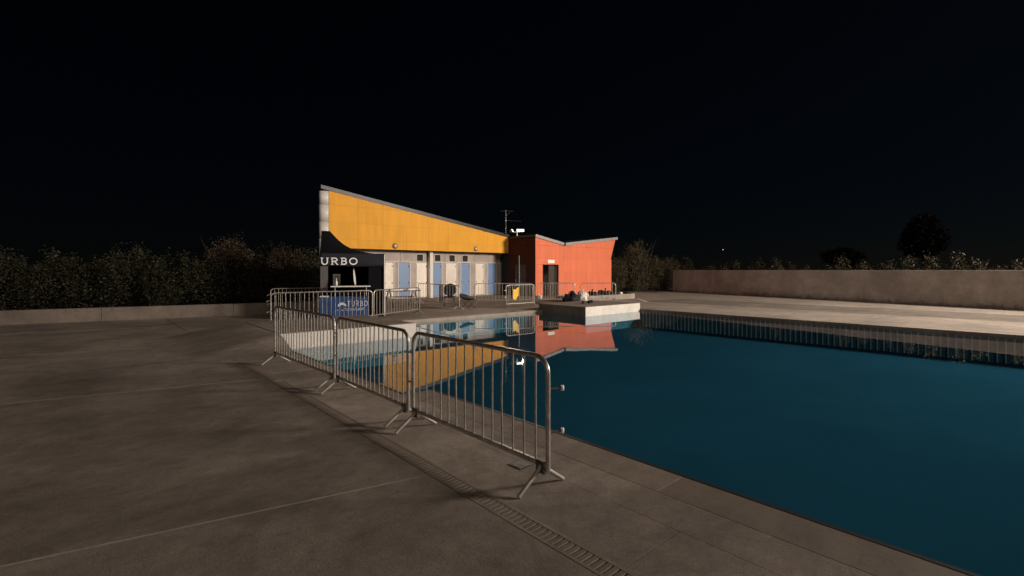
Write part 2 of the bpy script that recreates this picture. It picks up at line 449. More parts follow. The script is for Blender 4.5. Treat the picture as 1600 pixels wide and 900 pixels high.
# lighter strip that carries the drain line on and bends away to the left
strip_pts = [(2.302, 8.22), (2.302, 14.8)]
for a, b in zip(strip_pts[:-1], strip_pts[1:]):
    MB().prism([(a[0] - .08, a[1] + .01), (a[0] + .08, a[1] + .01), (b[0] + .08, b[1] - .01), (b[0] - .08, b[1] - .01)], 'z', -.009, .0005).build('infill_strip', 'concrete_far', deck)
gl = thing('gully_cover', 'small dark square gully cover near the end barrier', 'drain cover', (2.95, 3.23, .001), .05)
MB().box(-.085, .085, -.085, .085, 0, .004).build('frame', 'black_metal', gl)
for i in range(5): MB().box(-.07, .07, -.062 + i * .028, -.05 + i * .028, .004, .007).build('grate_bar', 'galv_dark', gl)

# ------------------------------------------------------------------ crowd barriers
_bm = {}
def shared(key, fn):
    if key not in _bm: _bm[key] = fn()
    return _bm[key]
BH = 1.06
def barrier(p0, p1, label, nb=14, hooks=True, group='crowd control barriers', z=0.0, lean=0):
    p0 = Vector(p0); p1 = Vector(p1); L = round((p1 - p0).length, 2); c = (p0 + p1) / 2
    rz = math.atan2(p1.y - p0.y, p1.x - p0.x)
    t = thing('crowd_barrier', label, 'barrier', (c.x, c.y, z), rz, group)
    t.rotation_euler = (lean, 0, rz)
    h = L / 2; r = .13
    def frame():
        pts = [(-h, 0, .16)] + [(x, 0, y) for x, y in arc((-h + r, BH - r), r, PI, PI / 2, 6)] + [(x, 0, y) for x, y in arc((h - r, BH - r), r, PI / 2, 0, 6)] + [(h, 0, .16)]
        return MB().tube(pts, .0195, 10).mesh('frame', 'galv')
    link('frame', shared(('f', L), frame), t)
    link('bottom_rail', shared(('r', L), lambda: MB().bbox(-h, h, -.019, .019, .185, .225, .006).mesh('bottom_rail', 'galv')), t)
    bar = shared('bar', lambda: MB().tube([(0, 0, .215), (0, 0, BH - .008)], .0088, 6).mesh('bar', 'galv'))
    bar2 = shared('bar2', lambda: MB().tube([(0, 0, .215), (.003, .006, .62), (0, 0, BH - .008)], .0088, 6).mesh('bar', 'galv'))
    for i in range(nb):
        x = -h + L * (i + 1) / (nb + 1)
        link('bar', bar2 if (i * 7 + int(L * 100)) % 5 == 0 else bar, t, (x, 0, 0))
    legm = shared('leg', lambda: MB().tube([(0, .005, .20), (0, .04, .16), (0, .25, .012)], .0165, 8).mesh('leg', 'galv_leg'))
    brk = shared('bracket', lambda: MB().bbox(-.05, .05, -.024, .024, .13, .232, .006).mesh('bracket', 'galv_dark'))
    for s in (-1, 1):
        x = s * (h - .07)
        link('bracket', brk, t, (x, 0, 0))
        link('leg', legm, t, (x, 0, 0)); link('leg', legm, t, (x, 0, 0), PI)
    if hooks:
        hk = shared('hook', lambda: MB().tube([(0, 0, 0), (.075, 0, 0), (.10, 0, .004), (.105, 0, -.035)], .011, 7).mesh('hook', 'galv'))
        for zz in (.50, .83): link('hook', hk, t, (-h, 0, zz), PI)
    return t
GN = 'barriers along the near pool edge'
b1 = barrier((2.75, 2.69), (2.75, 4.78), 'nearest crowd barrier of the row on the near deck, with hooks over the pool', 14, False, GN)
hk = MB().tube([(0, 0, 0), (.08, -.012, 0), (.115, -.02, .0)], .010, 8).mesh('hook', 'galv_dark')
pin = MB().lathe([(0, -.022), (.013, -.02), (.015, 0), (.013, .02), (0, .022)], (.125, -.022, 0), 'z', 10).mesh('pin', 'white_plastic')
for zz in (.47, .81):
    h_ = link('hook', hk, b1, (-1.045, 0, zz), R_(-100)); link('pin', pin, h_)
barrier((2.755, 4.90), (2.765, 6.98), 'second crowd barrier of the near row, between two others', 16, True, GN)
barrier((2.77, 7.09), (2.70, 9.8), 'third crowd barrier of the near row, farthest from the camera', 20, True, GN)
GF = 'barriers on the far deck'
barrier((4.22, 15.72), (7.35, 15.5), 'long crowd barrier in front of the blue counter cloth', 22, True, GF)
barrier((5.20, 19.4), (7.15, 19.0), 'crowd barrier against the hedge kerb left of the black tent', 14, True, GF)
barrier((7.46, 15.62), (9.98, 16.85), 'crowd barrier leading right from the corner of the black tent', 16, True, GF)
barrier((13.20, 22.4), (12.52, 17.75), 'crowd barrier set askew in front of the camp chairs', 14, True, GF)
barrier((14.49, 16.82), (16.20, 16.75), 'crowd barrier with a yellow cloth hung on its left half', 14, True, GF)
barrier((15.10, 20.0), (17.5, 18.2), 'crowd barrier behind the one with the yellow cloth', 16, True, GF)
barrier((18.05, 18.4), (19.75, 17.3), 'crowd barrier standing before the orange building doorway', 14, True, GF)
barrier((19.95, 17.05), (21.35, 15.84), 'crowd barrier behind the pool platform with its end past the orange wall', 10, True, GF)

yc = MB()
g = []
for j in range(9):
    for i in range(7):
        u = i / 6; v = j / 8
        zz = .90 - v * (.40 if u > .55 else .48) - .06 * math.sin(u * 5)
        g.append((-.19 + .38 * u, -.03 - .02 * math.sin(u * 9 + v * 2) - .015 * v, zz))
yc.add(g, [(j * 7 + i, j * 7 + i + 1, j * 7 + i + 8, j * 7 + i + 7) for j in range(8) for i in range(6)], True)
oc = yc.build('hanging_cloth', 'cloth_yellow'); oc.location = (14.98, 16.76, 0)
sm = oc.modifiers.new('th', 'SOLIDIFY'); sm.thickness = .008
tag(oc, 'yellow cloth hanging over a crowd barrier on the far deck', 'cloth')

# ------------------------------------------------------------------ polygon clipping for cladding
def clip(poly, a, b):
    """keep the part of poly to the left of a->b"""
    out = []
    def sd_(p): return (b[0] - a[0]) * (p[1] - a[1]) - (b[1] - a[1]) * (p[0] - a[0])
    for i in range(len(poly)):
        p, q = poly[i], poly[(i + 1) % len(poly)]; s, t = sd_(p), sd_(q)
        if s >= 0: out.append(p)
        if s * t < 0:
            k = s / (s - t); out.append((p[0] + (q[0] - p[0]) * k, p[1] + (q[1] - p[1]) * k))
    return out
def area(p): return abs(sum(p[i][0] * p[(i + 1) % len(p)][1] - p[(i + 1) % len(p)][0] * p[i][1] for i in range(len(p)))) / 2
def inset(poly, d):
    cx = sum(p[0] for p in poly) / len(poly); cz = sum(p[1] for p in poly) / len(poly)
    out = []
    n = len(poly)
    for i in range(n):
        a, p, b = Vector(poly[i - 1]), Vector(poly[i]), Vector(poly[(i + 1) % n])
        e1 = (p - a).normalized(); e2 = (b - p).normalized()
        n1 = Vector((-e1.y, e1.x)); n2 = Vector((-e2.y, e2.x))
        m = (n1 + n2)
        if m.length < 1e-4: out.append(tuple(p)); continue
        m.normalize(); k = d / max(.35, m.dot(n1)); out.append(tuple(p + m * k))
    return out

# ------------------------------------------------------------------ the yellow changing-room building
YF = 25.70
TL, TR = (9.74, 5.95), (22.34, 4.02)          # top line of the cladding (x, z)
yb = thing('changing_rooms', 'yellow clad changing room building with sloping roofline and blue and white doors', 'building', (16, 26, 0))
def sub(o, dx=16, dy=26):   # shift world coordinates into the thing's frame
    o.location = Vector(o.location) - Vector((dx, dy, 0)); return o
xj = [9.74, 11.33, 12.82, 14.35, 15.84, 17.27, 18.85, 20.1, 21.31, 22.34]
zj = [2.93, 3.42, 4.32, 5.22, 6.12]
for i in range(len(xj) - 1):
    for j in range(4):
        p = [(xj[i], zj[j]), (xj[i + 1], zj[j]), (xj[i + 1], zj[j + 1]), (xj[i], zj[j + 1])]
        p = clip(p, TR, TL)
        if len(p) < 3 or area(p) < .01: continue
        p = inset(p, .0035)
        dep = random.uniform(-.002, .002)
        sub(MB().prism(p, 'y', YF - .022 + dep, YF).build('cladding_panel', 'yellow', yb))
# backing volume behind the cladding
sub(MB().prism([(9.75, 2.95), (22.33, 2.95), (22.33, 4.0), (9.75, 5.92)], 'y', YF + .004, 26.62).build('fascia_volume', 'soffit', yb))
sub(MB().prism([(9.76, 2.94), (22.32, 2.94), (22.32, 4.0), (9.76, 5.93)], 'y', YF - .008, YF + .003).build('backing_sheet', 'yellow_back', yb))
# bright metal end face
for z0, z1 in ((0.0, 2.4), (2.4, 3.42), (3.42, 4.32), (4.32, 5.22), (5.22, 5.93)):
    mm = MB(); vs = []
    for i in range(11):
        an_ = R_(9 * i)
        for rr in (1.0, .94):
            for zz in (z0 + .006, z1 - .006):
                vs.append((9.742 - .42 * rr * math.sin(an_), 25.95 - .25 * rr * math.cos(an_), zz))
    fs = []
    for i in range(10):
        p = i * 4; fs += [(p, p + 4, p + 5, p + 1), (p + 2, p + 3, p + 7, p + 6), (p + 1, p + 5, p + 7, p + 3), (p, p + 2, p + 6, p + 4)]
    fs += [(0, 1, 3, 2), (40, 42, 43, 41)]
    mm.add(vs, fs, True); sub(mm.build('end_panel', 'aluminium', yb))
# roof edge
def slope(x): return TL[1] + (TR[1] - TL[1]) * (x - TL[0]) / (TR[0] - TL[0])
for a, b in ((9.31, 12.75), (12.76, 16.4), (16.41, 19.9), (19.91, 22.40)):
    sub(MB().prism([(a, slope(a)), (b, slope(b)), (b, slope(b) + .20), (a, slope(a) + .20)], 'y', YF - .07, 26.70).build('roof_edge', 'fascia', yb))
# locker wall
YW = 26.55
sub(MB().box(11.3, 22.9, YW + .03, 31.0, 0, 3.7).build('core', 'greige', yb))
roof = sub(MB().prism([(11.2, 3.75), (22.9, 3.75), (22.9, 3.95), (11.2, 4.6)], 'y', 26.75, 31.2).build('roof', 'fascia', yb))
doors = [(12.45, 13.03, 'w'), (13.32, 13.92, 'w'), (14.26, 15.02, 'b'), (15.52, 16.27, 'w'), (16.58, 17.32, 'b'), (17.68, 18.50, 'w'), (18.85, 19.56, 'b'), (20.08, 20.77, 'w'), (21.13, 21.86, 'b')]
prev = 11.3
for a, b, k in doors + [(22.3, 22.9, 'g')]:
    sub(MB().bbox(prev + .004, a - .045, YW - .03, YW + .028, 0, 2.225, .006).build('partition', 'greige', yb))
    if k == 'g': break
    for xx in (a - .042, b + .002):
        sub(MB().box(xx, xx + .04, YW - .055, YW + .028, 0, 2.22).build('door_frame', 'door_frame', yb))
    d = sub(MB().bbox(a, b, YW - .02, YW + .022, .07, 2.20, .006).build('door', 'white_door' if k == 'w' else 'blue_door', yb))
    for zz in (.98, 1.98):
        q = MB().lathe([(0, 0), (.034, 0), (.034, -.03), (0, -.03)], (b - .07, YW - .021, zz), 'y', 10).build('handle', 'black_metal', d)
    q = MB().lathe([(0, 0), (.026, 0), (.026, -.03), (0, -.03)], (a + .07, YW - .021, .98), 'y', 10).build('handle', 'black_metal', d)
    prev = b + .046
sub(MB().bbox(22.32, 22.9, YW - .028, YW + .02, .05, 2.2, .006).build('end_screen', 'tan', yb))
sub(MB().box(11.3, 22.9, YW - .07, YW + .028, 2.228, 2.262).build('door_rail', 'door_frame', yb))
tx = [11.3, 12.9, 14.4, 15.9, 17.6, 18.9, 20.0, 21.2, 22.9]
for a, b in zip(tx[:-1], tx[1:]):
    sub(MB().bbox(a + .005, b - .005, YW - .01, YW + .028, 2.265, 2.94, .004).build('transom_panel', 'greige', yb))
for cx in (15.72, 17.02, 18.13, 19.18, 22.4):
    w = sub(MB().box(cx - .2, cx + .24, YW - .024, YW - .011, 2.33, 2.73).build('window_pane', 'dark_glass', yb))
    MB().box(cx - .23, cx - .2, YW - .03, YW - .011, 2.31, 2.75).build('window_frame', 'door_frame', w)
    MB().box(cx + .24, cx + .27, YW - .03, YW - .011, 2.31, 2.75).build('window_frame', 'door_frame', w)
    MB().box(cx - .2, cx + .24, YW - .03, YW - .011, 2.73, 2.755).build('window_frame', 'door_frame', w)
sub(MB().bbox(16.30, 16.53, YW - .30, YW - .075, 0, 2.945, .01).build('column', 'door_frame', yb))
for cx in (13.58, 19.44):
    w = sub(MB().lathe([(0, 0), (.15, 0), (.16, -.03), (.13, -.05)], (cx, YF - .023, 3.15), 'y', 20).build('bulkhead_light', 'galv_dark', yb))
    MB().lathe([(.13, -.05), (.11, -.09), (.05, -.105), (0, -.107)], (cx, YF - .023, 3.15), 'y', 20).build('lens', 'lens', w)

# ------------------------------------------------------------------ the orange building
OY = 23.0
ob = thing('orange_pavilion', 'orange clad pavilion with butterfly roof and open doorway', 'building', (26.4, 24.5, 0))
def subo(o): return sub(o, 26.4, 24.5)
V = (25.08, 3.46); OL = (22.32, 3.92); OR_ = (30.92, 4.08)
ox = [22.32, 24.6, 27.49, 31.0]
oz = [0.05, .74, 1.62, 2.55, 3.40, 4.25]
DX0, DX1, DZ = 23.02, 24.5, 2.12
def obox(x0, x1, z0, z1):
    p = [(x0, z0), (x1, z0), (x1, z1), (x0, z1)]
    out = []
    for side in (0, 1):
        q = clip(clip(p, V, OL) if side == 0 else clip(p, OR_, V), *(((V[0], 0), (V[0], 9)) if side == 0 else ((V[0], 9), (V[0], 0))))
        # slanting right edge above 2.83 m, vertical below
        q = clip(q, (30.44, 2.8), (30.92, 4.08)) if q and z1 > 2.8 and side == 1 else q
        if side == 1 and q and z1 <= 2.8: q = clip(q, (30.44, 0), (30.44, 9))
        if q and len(q) > 2 and area(q) > .004: out.append(q)
    return out
for i in range(3):
    for j in range(5):
        cells = [(ox[i], ox[i + 1], oz[j], oz[j + 1])]
        if i == 0:
            cells = []
            a, b = oz[j], oz[j + 1]
            if a < DZ: cells += [(ox[0], DX0, a, min(b, DZ)), (DX1, ox[1], a, min(b, DZ))]
            if b > DZ: cells += [(ox[0], ox[1], max(a, DZ), b)]
        for cc in cells:
            for q in obox(*cc):
                subo(MB().prism(inset(q, .004), 'y', OY - .02 + random.uniform(-.002, .002), OY).build('cladding_panel', 'orange', ob))
# structure behind the cladding, with the doorway left open
subo(MB().box(22.34, DX0 - .01, OY + .003, 26.5, 0, 3.4).build('core', 'void', ob))
subo(MB().box(DX1 + .01, 30.40, OY + .003, 27.5, 0, 3.38).build('core', 'interior', ob))
subo(MB().box(DX0 - .008, DX1 + .008, OY + .003, 27.5, DZ + .02, 3.38).build('core', 'interior', ob))
subo(MB().box(DX0 - .008, DX1 + .008, 25.2, 25.3, 0, DZ + .018).build('inner_wall', 'interior', ob))
subo(MB().box(DX0 + .6, DX0 + .68, 24.0, 25.19, 0, DZ).build('inner_partition', 'interior', ob))
subo(MB().box(DX0 + .05, DX0 + .55, 25.05, 25.19, 1.55, 1.66).build('shelf', 'white_plastic', ob))
subo(MB().box(DX1 - .62, DX1 - .01, 23.3, 23.34, 0, DZ).build('door_leaf', 'wood_dark', ob))
for p in ([DX0 - .03, DX0, 0, DZ], [DX1, DX1 + .03, 0, DZ]):
    subo(MB().box(p[0], p[1], OY - .03, OY + .1, p[2], p[3]).build('door_frame', 'dark_trim', ob))
# left side wall in panels, their shade put into the colour, set with a dark door
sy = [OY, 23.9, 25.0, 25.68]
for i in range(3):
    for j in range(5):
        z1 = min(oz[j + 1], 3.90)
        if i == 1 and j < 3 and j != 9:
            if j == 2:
                subo(MB().box(22.30, 22.338, sy[i] + .006, sy[i + 1] - .006, 2.12, z1 - .006).build('side_panel', 'orange_in_shade', ob))
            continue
        subo(MB().box(22.30, 22.338, sy[i] + .006, sy[i + 1] - .006, oz[j] + .006, z1 - .006).build('side_panel', 'orange_in_shade', ob))
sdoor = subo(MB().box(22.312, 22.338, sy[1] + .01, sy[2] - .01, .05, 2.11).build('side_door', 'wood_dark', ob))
MB().box(22.29, 22.312, sy[2] - .12, sy[2] - .08, .95, 1.1).build('handle', 'galv', sdoor)
# roof planes with pale edges
for a, b in ((OL, V), (V, (31.12, 4.12))):
    a2, b2 = (a[0] - (.06 if a is OL else -.10), a[1]), (b[0] - (.09 if b is V else 0), b[1])
    th = .19
    rp = subo(MB().prism([a2, b2, (b2[0], b2[1] + th), (a2[0], a2[1] + th)], 'y', OY - .12, OY - .06).build('roof_edge', 'fascia_pale', ob))
    rp = subo(MB().prism([(a2[0] + .01, a2[1] + .02), (b2[0] - .01, b2[1] + .02), (b2[0] - .01, b2[1] + th - .01), (a2[0] + .01, a2[1] + th - .01)], 'y', OY - .058, 27.6).build('roof', 'fascia', ob))
subo(MB().box(V[0] - .11, V[0] + .10, OY - .10, OY + .2, V[1] - .02, V[1] + .17).build('gutter_outlet', 'dark_trim', ob))
# small sign over the door
sg = thing('door_sign', 'small cream sign plate above the orange building doorway', 'sign', (23.78, OY - .024, 2.33))
MB().bbox(-.33, .33, -.03, 0, -.115, .115, .006).build('plate', 'sign_plate', sg)

# thin post in front of the dark side wall
po = thing('thin_post', 'thin pale post standing before the dark wall of the orange building', 'post', (19.46, 21.39, 0))
MB().tube([(0, 0, .03), (-.05, 0, 2.62)], .035, 8, .028).build('shaft', 'galv_dark', po)
MB().lathe([(0, 0), (.14, 0), (.14, .025), (.05, .035)], (0, 0, 0), 'z', 14).build('base', 'galv_dark', po)

# ------------------------------------------------------------------ lamps
fl = thing('roof_floodlight', 'lit twin-headed floodlight on the roof corner of the orange building', 'floodlight', (22.46, 24.95, 4.06))
MB().tube([(0, 0, 0), (0, 0, .34)], .035, 8).build('stem', 'white_plastic', fl)
MB().tube([(-.42, .28, .33), (0, 0, .31), (.28, -.2, .36)], .025, 8).build('arm', 'white_plastic', fl)
def head(loc, rz, size, m):
    hh = MB().bbox(-size, size, -.02, .16, -.10, .10, .03).build('lamp_head', 'galv_dark', fl); hh.location = loc; hh.rotation_euler = (R_(-22), 0, rz)
    MB().bbox(-size + .02, size - .02, -.035, -.021, -.085, .085, .006).build('lamp_lens', m, hh)
head((.20, -.12, .42), R_(-30), .27, 'lamp_glow')
head((-.30, .16, .40), R_(38), .2, 'lamp_glow')
ld = bpy.data.lights.new('roof_flood_beam', 'SPOT'); ld.energy = 1500; ld.spot_size = R_(140); ld.spot_blend = .8; ld.color = (1, .86, .72); ld.shadow_soft_size = .05
lo = bpy.data.objects.new('roof_flood_beam', ld); C.objects.link(lo); aim(lo, (22.78, 24.65, 4.33), (20.5, 15, 0))
tag(lo, kind='helper')

def mast(loc, dst, power, label, col, spot, blend, hgt):
    t = thing('floodlight_mast', label, 'floodlight', (loc[0], loc[1], 0))
    MB().tube([(0, 0, 0), (0, 0, hgt - .25)], .11, 12, .06).build('mast', 'galv', t)
    d = Vector(dst) - Vector(loc); rz = math.atan2(d.y, d.x) - PI / 2
    cr = MB().box(-1.9, 1.9, -.05, .05, hgt - .30, hgt - .22).build('cross_arm', 'galv', t); cr.rotation_euler = (0, 0, rz)
    for sx in (-1.6, -.55, .55, 1.6):
        q = MB().bbox(-.28, .28, -.14, .06, -.2, .2, .03).build('lamp_head', 'galv_dark', t)
        q.location = Matrix.Rotation(rz, 4, 'Z') @ Vector((sx, -.2, hgt)); q.rotation_euler = (R_(-12), 0, rz)
        MB().box(-.24, .24, .061, .07, -.16, .16).build('lamp_lens', 'lamp_dim', q)
    l = bpy.data.lights.new('mast_beam', 'SPOT'); l.energy = power; l.spot_size = spot; l.spot_blend = blend; l.color = col; l.shadow_soft_size = 2.4
    o = bpy.data.objects.new('mast_beam', l); C.objects.link(o)
    f = Matrix.Rotation(rz, 4, 'Z') @ Vector((0, .15, 0))
    aim(o, (loc[0] + f.x, loc[1] + f.y, hgt + .0), dst); tag(o, kind='helper')
mast(KEY_POS, KEY_AIM, KEY_POWER, 'tall floodlight mast behind the concrete wall at the right', (1.0, .87, .74), R_(118), 1.0, KEY_POS[2])

an = thing('roof_antenna', 'thin television antenna mast on the roof between the two buildings', 'antenna', (22.6, 26.3, 3.9))
MB().tube([(0, 0, 0), (0, 0, 2.15)], .022, 6).build('mast', 'galv_dark', an)
MB().tube([(-.35, .2, 2.06), (.45, -.3, 2.06)], .012, 5).build('boom', 'galv_dark', an)
MB().tube([(0, 0, 1.70), (.24, -.2, 1.98)], .012, 5).build('brace', 'galv_dark', an)
MB().tube([(0, 0, 1.38), (.9, -.66, 1.33)], .012, 5).build('boom', 'galv_dark', an)
MB().lathe([(0, -.05), (.05, -.03), (.05, .03), (0, .05)], (0, 0, 1.38), 'z', 10).build('junction', 'white_plastic', an)
for k in range(4): MB().tube([(.2 + k * .2 - .13, -.14 - k * .147 - .17, 1.365 - k * .012), (.2 + k * .2 + .13, -.14 - k * .147 + .17, 1.365 - k * .012)], .006, 4).build('element', 'galv_dark', an)

# ------------------------------------------------------------------ walls and kerb
wl = Vector((35.65, 20.85)); wr = Vector((26.6, -13.2))
wd = (wl - wr).normalized(); wlen = (wl - wr).length
wt = thing('boundary_wall', 'long eye-high grey concrete wall along the right deck', 'wall', (wr.x, wr.y, 0), math.atan2(wd.y, wd.x))
n = 5; seg = wlen / n
for i in range(n):
    MB().bbox(i * seg + .006, (i + 1) * seg - .006, -.28, 0, -.02, 1.745, .012).build('wall_panel', 'wall_concrete', wt)
MB().box(0, wlen, -.285, .05, -.02, .05).build('footing', 'kerb_concrete', wt)

kl, kr = Vector((-15, 25.0)), Vector((8.2, 20.35))
kd = (kr - kl).normalized(); kn = (kr - kl).length
kt = thing('kerb_wall', 'low concrete kerb wall in front of the dark hedge', 'wall', (kl.x, kl.y, 0), math.atan2(kd.y, kd.x))
s0 = kn / 6
for i in range(6):
    MB().bbox(i * s0 + .003, (i + 1) * s0 - .003, 0, .3, -.02, .45, .012).build('kerb_block', 'kerb_concrete', kt)
bed = MB().prism([(-60, 34.2), (-15, 25.25), (8.2, 20.6), (9.4, 20.4), (9.4, 60), (-60, 60)], 'z', -.04, .36)
tag(bed.build('soil_bed', 'earth'), kind='structure')
tag(MB().prism([(30.6, 22.5), (33.2, 22.4), (33.3, 20.8), (36, 20.9), (60, 24), (60, 60), (30.6, 60)], 'z', -.045, .03).build('soil_ground', 'earth'), kind='structure')

# ------------------------------------------------------------------ shrubs and trees
def leaf_mesh(name, mname, blobs, n, size, seed, shoots=0, aspect=2.2, hollow=.55):
    """many small leaf quads spread through the volume of several blobs plus leafy shoots"""
    rs = np.random.RandomState(seed)
    pts = []; tone = []
    wts = np.array([b[3] * b[4] * b[5] for b in blobs]) ** .7; wts /= wts.sum()
    for b, w in zip(blobs, wts):
        k = int(n * w)
        d = rs.normal(size=(k, 3)); d /= np.linalg.norm(d, axis=1)[:, None]
        rr = hollow + (1 - hollow) * rs.rand(k) ** .6
        lump = 1 + .16 * np.sin(d[:, 0] * 7 + b[0] * 3) * np.cos(d[:, 1] * 6 + d[:, 2] * 5)
        p = d * (rr * lump)[:, None] * np.array(b[3:6]) + np.array(b[:3])
        pts.append(p); tone.append(np.clip(rs.normal(.45, .24, k), 0, 1))
    for s in range(shoots):
        b = blobs[rs.randint(len(blobs))]
        a = rs.rand() * 2 * PI; base = np.array([b[0] + math.cos(a) * b[3] * .6 * rs.rand(), b[1] + math.sin(a) * b[4] * .6 * rs.rand(), b[2] + b[5] * .6])
        L = rs.uniform(.4, 1.0) * b[5]; lean = rs.normal(0, .25, 2); k = 16
        t = rs.rand(k)[:, None]
        pts.append(base + np.hstack([t * lean[0], t * lean[1], t]) * L + rs.normal(0, .05, (k, 3))); tone.append(np.clip(rs.normal(.65, .25, k), 0, 1))
    P = np.vstack(pts); T = np.concatenate(tone)
    P[:, 2] = np.maximum(P[:, 2], .03)
    N = len(P)
    u = rs.normal(size=(N, 3)); u /= np.linalg.norm(u, axis=1)[:, None]
    w = rs.normal(size=(N, 3)); w -= (w * u).sum(1)[:, None] * u; w /= np.linalg.norm(w, axis=1)[:, None]
    sz = size * rs.uniform(.6, 1.4, N)[:, None]
    a = u * sz * .5; b_ = w * sz * .5 / aspect
    vs = np.stack([P - a, P + b_, P + a, P - b_], 1).reshape(-1, 3)
    me = bpy.data.meshes.new(name)
    me.vertices.add(4 * N); me.vertices.foreach_set('co', vs.ravel())
    me.loops.add(4 * N); me.loops.foreach_set('vertex_index', np.arange(4 * N, dtype=np.int32))
    me.polygons.add(N); me.polygons.foreach_set('loop_start', np.arange(0, 4 * N, 4, dtype=np.int32)); me.polygons.foreach_set('loop_total', np.full(N, 4, dtype=np.int32))
    at = me.attributes.new('tone', 'FLOAT', 'FACE'); at.data.foreach_set('value', T.astype(np.float32))
    me.materials.append(M[mname]); me.update(); me.validate()
    return me
def branch_mesh(h, spread, n, seed, r=.035):
    rs = random.Random(seed); m = MB()
    for i in range(n):
        a = 2 * PI * i / n + rs.uniform(-.4, .4); s = spread * rs.uniform(.4, 1)
        hh = h * rs.uniform(.75, 1.0)
        pts = [(math.cos(a) * .06, math.sin(a) * .06, 0)]
        for k in (1, 2, 3, 4):
            t = k / 4; pts.append((math.cos(a + .3 * t) * s * t + rs.uniform(-.05, .05), math.sin(a + .3 * t) * s * t + rs.uniform(-.05, .05), hh * t ** .9))
        m.tube(pts, r, 5, r * .25)
        for q in range(3):
            b = Vector(pts[2 + q % 3]); a2 = a + rs.uniform(-1.4, 1.4); L = h * rs.uniform(.15, .35)
            m.tube([b, b + Vector((math.cos(a2) * L * .5, math.sin(a2) * L * .5, L * .55)), b + Vector((math.cos(a2) * L * .7, math.sin(a2) * L * .7, L))], r * .4, 4, r * .12)
    return m.mesh('stems', 'bark')
protos = {}
def proto(key, *a):
    protos[key] = a
def plant(key, loc, sc, rz, label, cat, group, name='hedge_shrub', parts=('crown', 'trunk')):
    t = thing(name, label, cat, loc, rz, group); t.scale = sc
    c, s = protos[key]
    link(parts[0], c, t); link(parts[1], s, t)
    return t
hedgeA = [(0, 0, .85, .95, .8, .9), (.45, .1, 1.25, .55, .55, .6), (-.5, -.1, 1.3, .5, .5, .55), (.1, -.25, .5, .95, .7, .5)]
hedgeB = [(0, 0, .8, .9, .85, .85), (.3, .1, 1.45, .5, .45, .55), (-.3, .1, 1.2, .6, .5, .6), (-.5, -.2, .5, .6, .6, .5)]
tall = [(0, 0, 1.2, 1.0, .9, 1.1), (.3, .1, 2.0, .75, .7, .7), (-.45, 0, 1.8, .6, .6, .7), (0, -.2, .5, .8, .7, .5)]
proto('hA', leaf_mesh('crownA', 'leaf_green', hedgeA, 7000, .085, 1, 22), branch_mesh(1.3, .7, 7, 1))
proto('hB', leaf_mesh('crownB', 'leaf_green', hedgeB, 7000, .08, 2, 26), branch_mesh(1.3, .7, 7, 2))
proto('hT', leaf_mesh('crownT', 'leaf_rust', tall, 8000, .085, 3, 40), branch_mesh(2.1, .9, 9, 3, .025))
proto('oT', leaf_mesh('crownO', 'leaf_olive', tall, 7500, .10, 4, 60, 3.2), branch_mesh(2.3, 1.0, 12, 4))
weed = [(0, 0, .8, .9, .6, .75), (.4, 0, 1.5, .5, .4, .6), (-.5, .1, 1.3, .45, .4, .55)]
proto('wA', leaf_mesh('crownW', 'leaf_weed', weed, 3600, .10, 5, 40, 2.6, .3), branch_mesh(1.7, .7, 9, 5, .016))
proto('wB', leaf_mesh('crownV', 'leaf_weed', [(0, 0, .8, .9, .6, .8), (.2, 0, 1.6, .6, .5, .7)], 3000, .10, 6, 36, 2.6, .3), branch_mesh(1.7, .6, 8, 6, .016))
far_t = [(0, 0, 6.2, 3.0, 3.0, 2.6), (1.4, .5, 7.6, 2.2, 2.2, 1.9), (-1.6, 0, 7.0, 2.1, 2.0, 1.8), (.2, 0, 8.8, 1.7, 1.7, 1.4), (-.8, .3, 5.0, 2.6, 2.4, 1.6)]
def trunk_mesh():
    m = MB().tube([(0, 0, 0), (.08, 0, 2.0), (-.05, .05, 4.2), (.1, 0, 7.0)], .28, 9, .08)
    for a, h_, l in ((.3, 3.4, 2.4), (2.2, 3.8, 2.2), (4.2, 4.4, 2.3), (5.3, 5.2, 1.8)):
        m.tube([(0, 0, h_), (math.cos(a) * l * .5, math.sin(a) * l * .5, h_ + l * .45), (math.cos(a) * l, math.sin(a) * l, h_ + l * 1.0)], .12, 7, .03)
    return m.mesh('trunk', 'bark')
proto('far', leaf_mesh('crownF', 'leaf_far', far_t, 9000, .42, 8, 0, 1.6, .2), trunk_mesh())

ordinal = ['first', 'second', 'third', 'fourth', 'fifth', 'sixth', 'seventh', 'eighth', 'ninth', 'tenth', 'eleventh', 'twelfth', 'thirteenth', 'fourteenth', 'fifteenth', 'sixteenth']
GHd = 'shrubs of the hedge behind the kerb wall'
rs = random.Random(5)
nh = 11
for i in range(nh):
    x = -3.3 + i * 1.12; yk = 25.0 - (x + 15) * .2004
    plant('hA' if i % 2 == 0 else 'hB', (x + rs.uniform(-.15, .15), yk + 1.25 + rs.uniform(-.1, .15), .36), (rs.uniform(.95, 1.15), 1, rs.uniform(.82, 1.0)), rs.uniform(0, 6.2),
          'dark green shrub in the front of the hedge, %s from the left' % ordinal[i], 'shrub', GHd)
for i, (x, dy, s, k) in enumerate(((-2.6, 2.9, .85, 'hB'), (-.6, 3.0, .82, 'hA'), (1.4, 3.0, .9, 'hB'), (3.3, 3.1, .85, 'hA'), (6.3, 3.0, .9, 'hB'), (8.0, 3.0, .9, 'hA'))):
    yk = 25.0 - (x + 15) * .2004
    plant(k, (x, yk + dy, .36), (1.25, 1.1, 1.28 * s), rs.uniform(0, 6), 'taller dark shrub at the back of the hedge, %s from the left' % ordinal[i], 'shrub', GHd)
